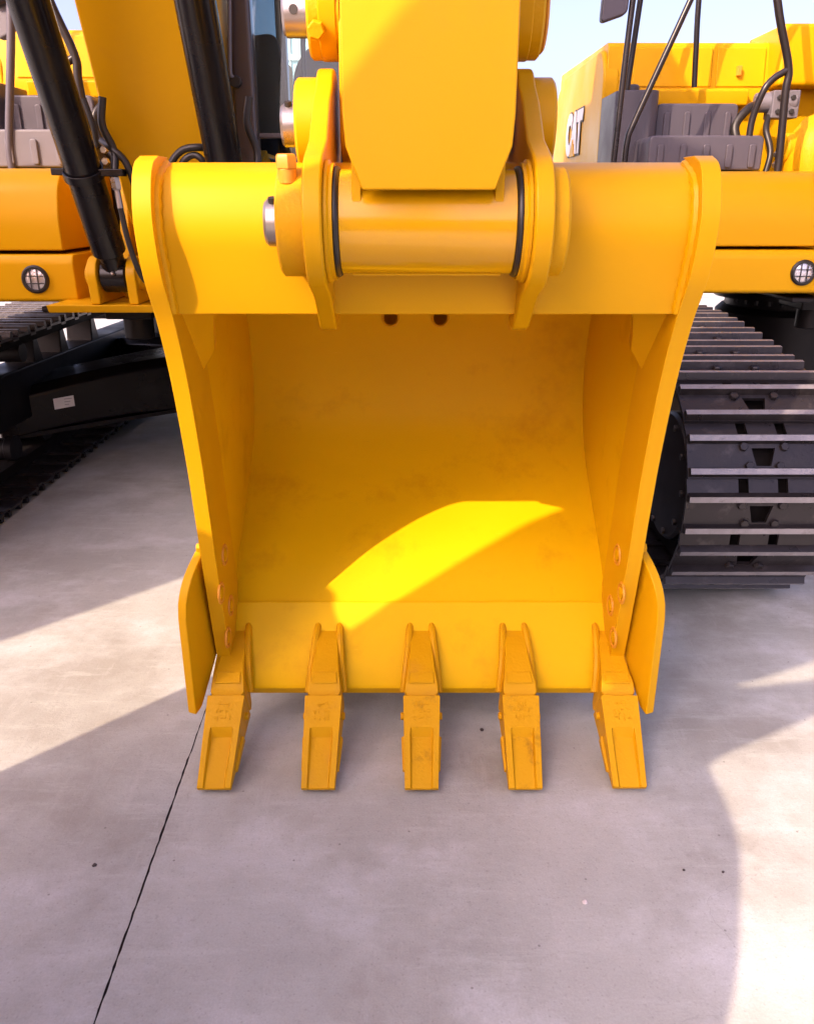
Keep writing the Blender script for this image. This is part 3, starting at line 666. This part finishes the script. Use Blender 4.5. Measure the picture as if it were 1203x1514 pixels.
def parked(label, loc, dx, tr, tr2, bolts, logo, near):
    rt = thing('excavator', label, 'excavator', loc, 0, 'excavators parked facing the bucket', world=False)
    # storage box and lower panel beside the boom
    up = rounded([(0,1.285),(0,1.44),(.05,1.585),(.14,1.655),(.80,1.665),(.80,1.285)], [.012,.05,.07,.06,.02,.01])
    ob('storage_box', G().prism(up, -1.52+dx*.6, -.60), 'yellow', rt, 0.022, seg=3)
    lo = rounded([(-.035,1.055),(-.04,1.235),(-.02,1.268),(.80,1.268),(.80,1.05),(.0,1.045)], [.02,.02,.01,.01,.01,.01])
    lpn = ob('lower_panel', G().prism(lo, -1.55+dx*.6, -.545), 'yellow', rt, 0.022, seg=3)
    lamp(rt, lpn, -.735, -.036, 1.155)
    # steps, tank and hood
    ribbed_box(rt, 'step_box', 'lgrey' if not logo else 'grey', -1.49+dx, -.86+dx, .40, .80, 1.668, 1.845, 5)
    ribbed_box(rt, 'step_box', 'grey', -1.35+dx, -.87+dx, .82, 1.15, 1.668, 2.045, 4)
    tk = ob('tank', G().prism(rounded([(-1.61+dx,.74),(-1.36+dx,.70),(-1.355+dx,1.15),(-1.61+dx,1.15)],[.05,.10,.01,.01]), 1.60, 2.105, 'z'), 'grey', rt, 0.015, seg=3)
    ob('filler_cap', G().cyl((-1.50+dx,.90,2.105),(-1.50+dx,.90,2.15),.055,20,.01), 'grey', tk)
    hd = ob('engine_hood', G().prism(rounded([(1.17,1.30),(1.19,2.16),(1.24,2.43),(2.9,2.46),(2.9,1.30)],[.01,.03,.04,.05,.01]), -1.575+dx, .18), 'yellow', rt, 0.03, seg=3)
    ob('hood_door', G().box(-1.22+dx,-.98+dx,1.185,1.215,2.14,2.36) if False else G().prism([(1.150+.035,2.175),(1.150+.068,2.395),(1.30,2.395),(1.30,2.175)], -.90+dx, -.60+dx), 'yellow', hd, 0.006)
    ob('hood_door', G().prism([(1.150+.035,2.175),(1.150+.068,2.395),(1.30,2.395),(1.30,2.175)], -1.42+dx, -.93+dx), 'yellow', hd, 0.006)
    ob('door_latch', G().box(-.78+dx,-.755+dx,1.165,1.205,2.235,2.29), 'orange_bolt', hd, .003)
    ob('hood_sill', G().prism(rounded([(1.10,2.06),(1.09,2.15),(1.16,2.165),(1.30,2.165),(1.30,2.06)],.015), -1.33+dx, -.72+dx), 'yellow', hd, 0.006)
    sd = ob('side_panel', G().prism(rounded([(1.20,1.10),(1.185,2.25),(1.30,2.40),(2.6,2.40),(2.9,2.30),(2.95,1.10)],[.02,.08,.08,.08,.2,.1]), -1.60+dx, -1.50+dx), 'yellow', rt, 0.03, seg=3)
    if logo:
        lt = text_mesh('lettering', 'CAT', .35, .004, .022); lt.materials.clear(); lt.materials.append(M['white'])
        o = bpy.data.objects.new('lettering', lt); COL.objects.link(o); o.parent = sd
        o.matrix_local = Matrix(((0,0,-1,-1.607+dx),(-.82,0,0,2.02),(0,1,0,1.955),(0,0,0,1)))
        lt2 = text_mesh('letter_outline', 'CAT', .35, .002, .034); lt2.materials.clear(); lt2.materials.append(M['dark'])
        o = bpy.data.objects.new('letter_outline', lt2); COL.objects.link(o); o.parent = sd
        o.matrix_local = Matrix(((0,0,-1,-1.604+dx),(-.82,0,0,2.02),(0,1,0,1.955),(0,0,0,1)))
        ob('logo_triangle', G().prism([(2.02-.085,1.815),(2.02+.085,1.815),(2.02,1.93)], -1.617+dx, -1.609+dx), 'yellow', sd)
    ob('counterweight', G().prism(rounded([(-1.56+dx,2.96),(1.35,2.96),(1.2,3.5),(-1.3+dx,3.5)],.15), 1.1, 1.95, 'z'), 'yellow', rt, 0.04)
    ob('engine_cover', G().prism(rounded([(1.02,2.16),(1.05,2.50),(1.6,2.50),(1.6,2.16)],.03), -.58+dx, .10), 'yellow', rt, 0.02)
    ob('pump', G().cyl((-.74+dx,.95,2.06),(-.50+dx,.90,2.06),.055,18,.01).box(-.66+dx,-.50+dx,.86,.98,1.97,2.12), 'lgrey', rt, .008)
    ob('valve_casting', G().lathe((-.45+dx,.70,1.66),(0,0,1),[(0,.15),(.10,.16),(.22,.13),(.30,.07),(.32,.02)],24).cyl((-.62+dx,.72,1.80),(-.4+dx,.72,1.80),.08,20,.01), 'cast', rt)
    for k in range(4):
        ob('valve_bolt', G().hexa((-.625+dx+(k%2)*.08,.858,2.005+(k//2)*.075),(0,-1,0),.016,.012), 'dark', rt)
    ob('hydraulic_hose', G().tube([(-.70+dx,.95,2.05),(-.80+dx,.86,2.02),(-.88+dx,.82,1.92),(-.84+dx,.78,1.80),(-.74+dx,.75,1.70)], .026, 10), 'rubber', rt)
    ob('hydraulic_hose', G().tube([(-.66+dx,.90,1.98),(-.70+dx,.80,1.90),(-.68+dx,.74,1.78),(-.70+dx,.72,1.66)], .018, 10), 'rubber', rt)
    for k in range(2):
        ob('hose_fitting', G().hexa((-.735+dx,.52,1.70+.055*k),(0,-1,0),.020,.03), 'steel', rt)
    ob('deck', G().box(-1.55+dx,1.3,.80,3.2,1.10,1.655), 'frame_black', rt, .01)
    # handrails
    r_ = .0165
    def rail(pts, r=r_): ob('handrail', G().tube(pts, r, 12), 'rail', rt)
    rail([(-1.668+dx,.45,1.55),(-1.668+dx,.45,1.66),(-1.636+dx,.45,2.49),(-1.58+dx,.47,3.2),(-1.45+dx,.47,3.3)])
    rail([(-1.56+dx,.80,1.95),(-1.545+dx,.80,2.09),(-1.51+dx,.80,2.57),(-1.46+dx,.80,3.3)])
    rail([(-1.603+dx,.45,1.55),(-1.605+dx,.45,1.70),(-1.60+dx,.45,1.82),(-1.565+dx,.45,1.93),(-1.335+dx,.45,2.49),(-1.05+dx,.45,3.2)])
    rail([(-1.09+dx,1.0,2.15),(-1.105+dx,1.0,2.36),(-1.12+dx,1.0,2.6),(-1.14+dx,1.0,3.3)])
    if near:
        ob('handrail', G().tube([(-.955,.40,1.60),(-.95,.40,1.80),(-.84,.40,2.40),(-.80,.41,3.0),(-.95,.42,3.1)], .020, 12), 'grey', rt)
        mr = ob('mirror', G().prism(rounded([(-.95,2.24),(-.88,2.27),(-.79,2.46),(-.79,2.70),(-.95,2.70)],.03), .44, .50, 'y'), 'lgrey', rt, .012)
        ob('mirror_arm', G().cyl((-.93,.43,2.40),(-.84,.42,2.42),.022,12), 'rail', mr)
    rail([(-.765+dx,.40,1.5),(-.765+dx,.40,1.70),(-.785+dx,.40,2.05),(-.79+dx,.40,2.18),(-.90+dx,.40,2.49),(-1.08+dx,.43,3.2)], .021)
    rail([(-.795+dx,.40,2.16),(-.86+dx,.40,2.12),(-.905+dx,.40,2.06),(-.935+dx,.42,1.93),(-.94+dx,.42,1.80)], .018)
    mm = ob('mirror', G().prism(rounded([(-1.80+dx,2.385),(-1.66+dx,2.43),(-1.65+dx,2.72),(-1.79+dx,2.72)],.03), .43, .49, 'y'), 'grey', rt, .012)
    ob('mirror_arm', G().tube([(-1.79+dx,.46,2.49),(-1.66+dx,.44,2.52),(-1.63+dx,.45,2.53)], .014, 10), 'rail', mm)
    # boom, its two cylinders and feet
    bu = [(.10,1.20),(-.10,1.45),(-.235,1.72),(-.475,2.26),(-.80,3.1),(-1.15,4.1),(-1.3,4.8),(-.75,5.0),(-.55,4.3),(-.05,3.0),(.28,2.2),(.48,1.65),(.45,1.20)]
    ob('boom', G().prism(bu, -.235, .245), 'yellow', rt, 0.012, seg=3)
    dcy = Vector((0,-.5,.866))
    for sx in (-.29, .30):
        f0 = Vector((sx,-.19,1.185))
        cy = ob('boom_cylinder', G().lathe(f0+dcy*.12, dcy, [(0,.060),(.012,.074),(1.9,.074),(1.92,.080),(2.02,.080),(2.03,.05)], 32), 'black', rt)
        ob('cylinder_eye', G().cyl((sx-.058,*f0.yz),(sx+.058,*f0.yz),.075,28,.006).cyl(f0, f0+dcy*.14, .055, 20), 'black', cy)
        ob('cylinder_rod', G().cyl(f0+dcy*2.1, f0+dcy*3.0, .045, 24), 'steel', cy)
        ob('grease_fitting', G().lathe((sx+.01,f0.y-.075,f0.z+.015),(0,-1,.1),[(0,.009),(.012,.009),(.02,.004)],10), 'steel', cy)
        cl = f0+dcy*.50
        ob('hose_clamp', G().lathe(cl-dcy*.018, dcy, [(0,.076),(0,.086),(.036,.086),(.036,.076)], 30, True).box(cl.x-.125,cl.x-.07,cl.y-.03,cl.y+.03,cl.z-.012,cl.z+.014).box(cl.x+.07,cl.x+.17,cl.y-.03,cl.y+.03,cl.z-.016,cl.z+.012), 'black', cy, .003)
        for s2 in (-1, 1):
            x0 = sx + s2*.066; x1 = sx + s2*.110
            er = [(-.262,1.062),(-.272,1.15)] + arc((f0.y,f0.z),.088,188,0,12) + [(.02,1.15),(.12,1.062)]
            e = ob('cylinder_bracket', G().prism(er, x0, x1), 'yellow', rt, .006)
            ob('bracket_boss', G().lathe((x1,*f0.yz),(s2,0,0),[(0,.062),(.012,.062),(.016,.054),(.018,.04),(.024,.04),(.026,.03)],28), 'cast', e)
        # hose and steel line beside the cylinder
        ob('hydraulic_hose', G().tube([cl+Vector((.115,0,.28)),cl+Vector((.10,.0,.18)),cl+Vector((.13,.02,.08)),cl+Vector((.125,0,-.02))], .016, 10), 'rubber', cy)
        ob('hose_fitting', G().hexa(cl+Vector((.125,0,-.02)),(0.1,0,-1),.021,.05).cyl(cl+Vector((.13,0,-.07)),cl+Vector((.135,.0,-.14)),.013,14), 'steel', cy)
        ob('hydraulic_hose', G().tube([cl+Vector((.135,0,-.14)),cl+Vector((.15,.01,-.28)),cl+Vector((.18,.04,-.42)),cl+Vector((.2,.2,-.5))], .012, 10), 'rubber', cy)
    ob('front_frame', G().prism(rounded([(-.26,1.025),(-.28,1.06),(.9,1.06),(.9,1.025)],.005), -.60, .62), 'yellow', rt, .006)
    for xa in (-.33, .295): ob('boom_foot', G().prism([(.0,1.062),(-.02,1.18),(.12,1.62),(.42,1.75),(.75,1.62),(.80,1.062)], xa, xa+.045), 'yellow', rt, .008)
    ob('hydraulic_hose', G().tube([(.02,-.34,1.56),(.05,-.40,1.63),(.11,-.40,1.70),(.19,-.40,1.715),(.26,-.34,1.70)], .015, 10), 'rubber', rt)
    ob('hydraulic_hose', G().tube([(.09,-.36,1.56),(.11,-.40,1.65),(.16,-.40,1.685),(.20,-.40,1.66),(.22,-.36,1.58)], .014, 10), 'rubber', rt)
    ob('hydraulic_hose', G().tube([(-.22,-.38,1.74),(-.17,-.42,1.71),(-.12,-.42,1.66),(-.10,-.40,1.58),(-.11,-.3,1.48)], .015, 10), 'rubber', rt)
    ob('hose_guard', G().tube([(-.28,-.36,1.9),(-.255,-.36,1.80),(-.25,-.35,1.72)],.012,8), 'rubber', rt)
    # cab
    cf = ob('cab_frame', G().prism(rounded([(.265,.0),(.365,-.01),(.365,.10),(.265,.10)],.02), 1.06, 3.05, 'z'), 'cabf', rt, .012, seg=3)
    ob('front_pillar', G().prism(rounded([(1.18,.0),(1.27,.0),(1.27,.10),(1.18,.10)],.02), 1.06, 3.05, 'z'), 'cabf', rt, .012)
    for xx in (.265, 1.21): ob('rear_pillar', G().box(xx,xx+.06,1.45,1.55,1.06,3.05), 'cabf', rt, .012)
    ob('cab_roof', G().prism(rounded([(-.02,3.05),(.05,3.16),(1.5,3.16),(1.57,3.05)],.05), .24, 1.29), 'yellow', rt, .03)
    ob('cab_floor', G().box(.27,1.26,.02,1.54,1.06,1.14), 'frame_black', rt, .01)
    ob('front_glass', G().box(.37,1.175,.030,.036,1.80,3.04), 'glass', rt)
    ob('lower_glass', G().box(.37,1.175,.026,.032,1.16,1.775), 'glass', rt)
    ob('glass_rail', G().box(.37,1.175,.012,.05,1.778,1.798), 'cabf', rt, .004)
    ob('rear_glass', G().box(.33,1.205,1.50,1.506,1.9,3.04), 'glass', rt)
    ob('side_glass', G().box(.290,.296,.11,1.44,1.75,3.04), 'glass', rt)
    ob('rear_panel', G().box(.33,1.205,1.48,1.53,1.14,1.88), 'grey', rt, .01)
    ob('side_sill', G().box(.28,.31,.11,1.44,1.14,1.73), 'cabf', rt, .01)
    bk = rounded([(.40,1.46),(.95,1.46),(.90,2.18),(.80,2.30),(.52,2.30),(.43,2.18)],[.05,.05,.08,.1,.1,.08])
    ob('seat_back', G().prism(bk, .88, 1.02, 'y'), 'seat', rt, .04, seg=4)
    ob('seat_base', G().box(.42,.94,.45,.90,1.36,1.50), 'seat', rt, .05, seg=4)
    ob('trim_panel', G().prism(rounded([(.30,1.80),(.485,1.80),(.47,2.12),(.445,2.235),(.30,2.22)],[.01,.04,.06,.05,.05]), .20, .26, 'y'), 'seat', rt, .02, seg=3)
    ob('console', G().box(.36,.42,.40,.95,1.2,1.66), 'grey', rt, .02)
    ob('wiper_arm', G().tube([(.275,-.028,2.02),(.268,-.032,2.06),(.285,-.034,2.32),(.31,-.034,2.75)], .009, 8), 'lgrey', rt)
    ob('wiper_pivot', G().cyl((.285,-.03,2.005),(.285,.02,2.005),.026,18,.004), 'rubber', rt)
    ob('pillar_bolt', G().lathe((.325,-.012,1.88),(0,-1,0),[(0,.015),(.008,.015),(.012,.006)],14), 'steel', rt)
    ob('grab_bar', G().tube([(.60,.06,1.86),(.585,.06,2.0),(.59,.06,2.25),(.64,.06,2.55)], .012, 10), 'cabf', rt)
    # undercarriage
    cy0 = 1.65
    sb = ob('swing_bearing', G().cyl((0,cy0,.80),(0,cy0,1.095),.46,44), 'frame_black', rt)
    for k in range(14):
        a = R(200+k*10); ob('bearing_bolt', G().hexa((.50*math.cos(a),cy0+.50*math.sin(a),.86),(0,0,-1),.018,.03), 'frame_black', sb)
    ob('bearing_flange', G().cyl((0,cy0,.862),(0,cy0,.90),.54,44), 'frame_black', sb)
    ob('deck_underside', G().box(-.75,.75,.0,2.6,0.995,1.022), 'frame_black', rt, .01)
    ob('swing_motor', G().box(-.55,-.30,.30,.62,.92,1.04).cyl((-.42,.45,.80),(-.42,.45,.95),.08,16), 'frame_black', rt, .01)
    ob('car_body_centre', G().cyl((0,cy0,.36),(0,cy0,.80),.52,44,.04), 'frame_black', rt)
    for (x_, y_), (x2, y2) in (((-1.45,.72),(-.40,1.36)),((1.45,.72),(.40,1.36)),((-1.45,2.6),(-.40,1.95)),((1.45,2.6),(.40,1.95))):
        d = Vector((x2-x_,y2-y_,0)).normalized(); nn = Vector((-d.y,d.x,0))
        a = Vector((x_,y_,0)); b = Vector((x2,y2,0)); wv = .20
        K = 8; vs = []
        for k in range(K+1):
            t = k/K; p = a.lerp(b, t) - nn*(.05*math.sin(math.pi*t)) * (1 if nn.y > 0 else -1)
            z0 = .195 + .05*t + .035*math.sin(math.pi*t); z1 = .44 + .13*math.sin(math.pi/2*t) ; w2 = wv + .06*(1-math.sin(math.pi*t))
            vs += [p-nn*w2+Vector((0,0,z0)), p+nn*w2+Vector((0,0,z0)), p+nn*w2+Vector((0,0,z1-.03)), p+nn*(w2-.05)+Vector((0,0,z1+.02)), p-nn*(w2-.05)+Vector((0,0,z1+.02)), p-nn*w2+Vector((0,0,z1-.03))]
        fs = [(5,4,3,2,1,0), tuple(K*6+q for q in range(6))]
        for i in range(K):
            for q in range(6): fs.append((i*6+q,i*6+(q+1)%6,(i+1)*6+(q+1)%6,(i+1)*6+q))
        leg = ob('car_body_leg', G().add(vs, fs), 'leg_black', rt, .012)
        # bottom flange a little wider than the leg
        vs = []
        for p, z0 in ((a,.185),(b,.235)):
            vs += [p-nn*(wv+.03)+Vector((0,0,z0)), p+nn*(wv+.03)+Vector((0,0,z0)), p+nn*(wv+.03)+Vector((0,0,z0+.024)), p-nn*(wv+.03)+Vector((0,0,z0+.024))]
        ob('leg_flange', G().add(vs, [(3,2,1,0),(4,5,6,7)]+[(q,(q+1)%4,4+(q+1)%4,4+q) for q in range(4)]), 'frame_black', leg)
        if near and x_ < 0 and y_ < 1:
            sg = -1 if nn.y > 0 else 1
            fn = nn*sg
            def leg_front(t):
                p = a.lerp(b, t) + nn*sg*(.05*math.sin(math.pi*t)); return p + fn*(wv + .06*(1-math.sin(math.pi*t)) + .003)
            c0 = leg_front(.30); d = (leg_front(.34)-leg_front(.26)).normalized(); fn = Vector((d.y,-d.x,0)); fn = fn if fn.y < 0 else -fn
            c0 = c0 + fn*.002
            q = [c0-d*.058+Vector((0,0,.345)), c0+d*.058+Vector((0,0,.353)), c0+d*.058+Vector((0,0,.418)), c0-d*.058+Vector((0,0,.410))]
            stk = ob('paper_sticker', G().add(q+[p-fn*.0015 for p in q], [(0,1,2,3),(7,6,5,4),(0,1,5,4),(1,2,6,5),(2,3,7,6),(3,0,4,7)]), 'white', leg)
            for k in range(3):
                z = .400-k*.017; l0 = .002; l1 = .046 - .010*k
                q = [c0+d*l0+fn*.002+Vector((0,0,z)), c0+d*l1+fn*.002+Vector((0,0,z)), c0+d*l1+fn*.002+Vector((0,0,z+.004)), c0+d*l0+fn*.002+Vector((0,0,z+.004))]
                o = ob('printed_line', G().add(q, [(0,1,2,3)]), 'ink', leg)
    return rt

XA = parked('yellow excavator with two black boom cylinders parked behind the bucket on the left', (-1.05,4.1,0), .22, None, None, None, False, True)
XB = parked('yellow excavator with white side lettering parked behind the bucket on the right', (2.82,4.5,0), 0.0, None, None, None, True, False)
track(XA, -1.56, -.96, -.55, 3.4, .86, .86)
track(XA, 1.00, 1.60, -.55, 3.4, .86, .86)
xc, zc, rf = track(XB, -1.83, -1.29, -1.35, 2.6, .90, .985, bolts_near=-.6)
fd = ob('final_drive', G().lathe((xc-.20,-1.36,zc),(-1,0,0),[(-.2,.26),(.0,.26),(.012,.25),(.02,.20),(.022,.05),(.022,0)],44), 'frame_black', XB)
for k in range(10):
    a = R(36*k); ob('drive_bolt', G().hexa((xc-.214,-1.36+.225*math.cos(a),zc+.225*math.sin(a)),(-1,0,0),.014,.012), 'track', fd)

# ------------------------------------------------------------------ far warehouse seen through the cab glass
WH = thing('warehouse', 'pale teal clad warehouse far behind the cab glass', 'building', (-6.2, 34, 0))
ob('wall', G().box(-10.6,-3.0,34,50,0,9.5), 'teal', WH)
for k in range(8):
    ob('cladding_seam', G().box(-10.6+k*1.05-.03,-10.6+k*1.05+.03,33.94,33.999,0,9.5), 'white', WH)
for z in (3.2, 6.4):
    ob('cladding_band', G().box(-10.6,-3.0,33.90,33.935,z,z+.18), 'white', WH)
ob('roof', G().box(-10.8,-2.8,33.8,50.2,9.503,9.7), 'lgrey', WH)

# ------------------------------------------------------------------ pebbles on the concrete
def pebble(name, x, y, r, m, label):
    rnd = random.Random(int(x*997)); bm = bmesh.new(); bmesh.ops.create_icosphere(bm, subdivisions=2, radius=r)
    for v in bm.verts:
        v.co *= rnd.uniform(.78, 1.15); v.co.z *= .65
    me = bpy.data.meshes.new(name); bm.to_mesh(me); bm.free(); me.materials.append(M[m])
    o = bpy.data.objects.new(name, me); COL.objects.link(o); o.location = (x, y, r*.5); tag(o, label, 'pebble')
pebble('pebble', .407, 1.426, .0062, 'stone', 'small white pebble on the shaded concrete right of centre')
pebble('pebble', -.755, 1.538, .0055, 'dstone', 'dark speck of stone on the concrete left of the joint')
pebble('pebble', .227, 2.078, .006, 'dstone', 'dark speck of stone between the third and fourth teeth')
pebble('pebble', .664, 1.523, .0035, 'dstone', 'left of two tiny dark stones near the right shadow edge')
pebble('pebble', .756, 1.517, .0035, 'dstone', 'right of two tiny dark stones near the right shadow edge')
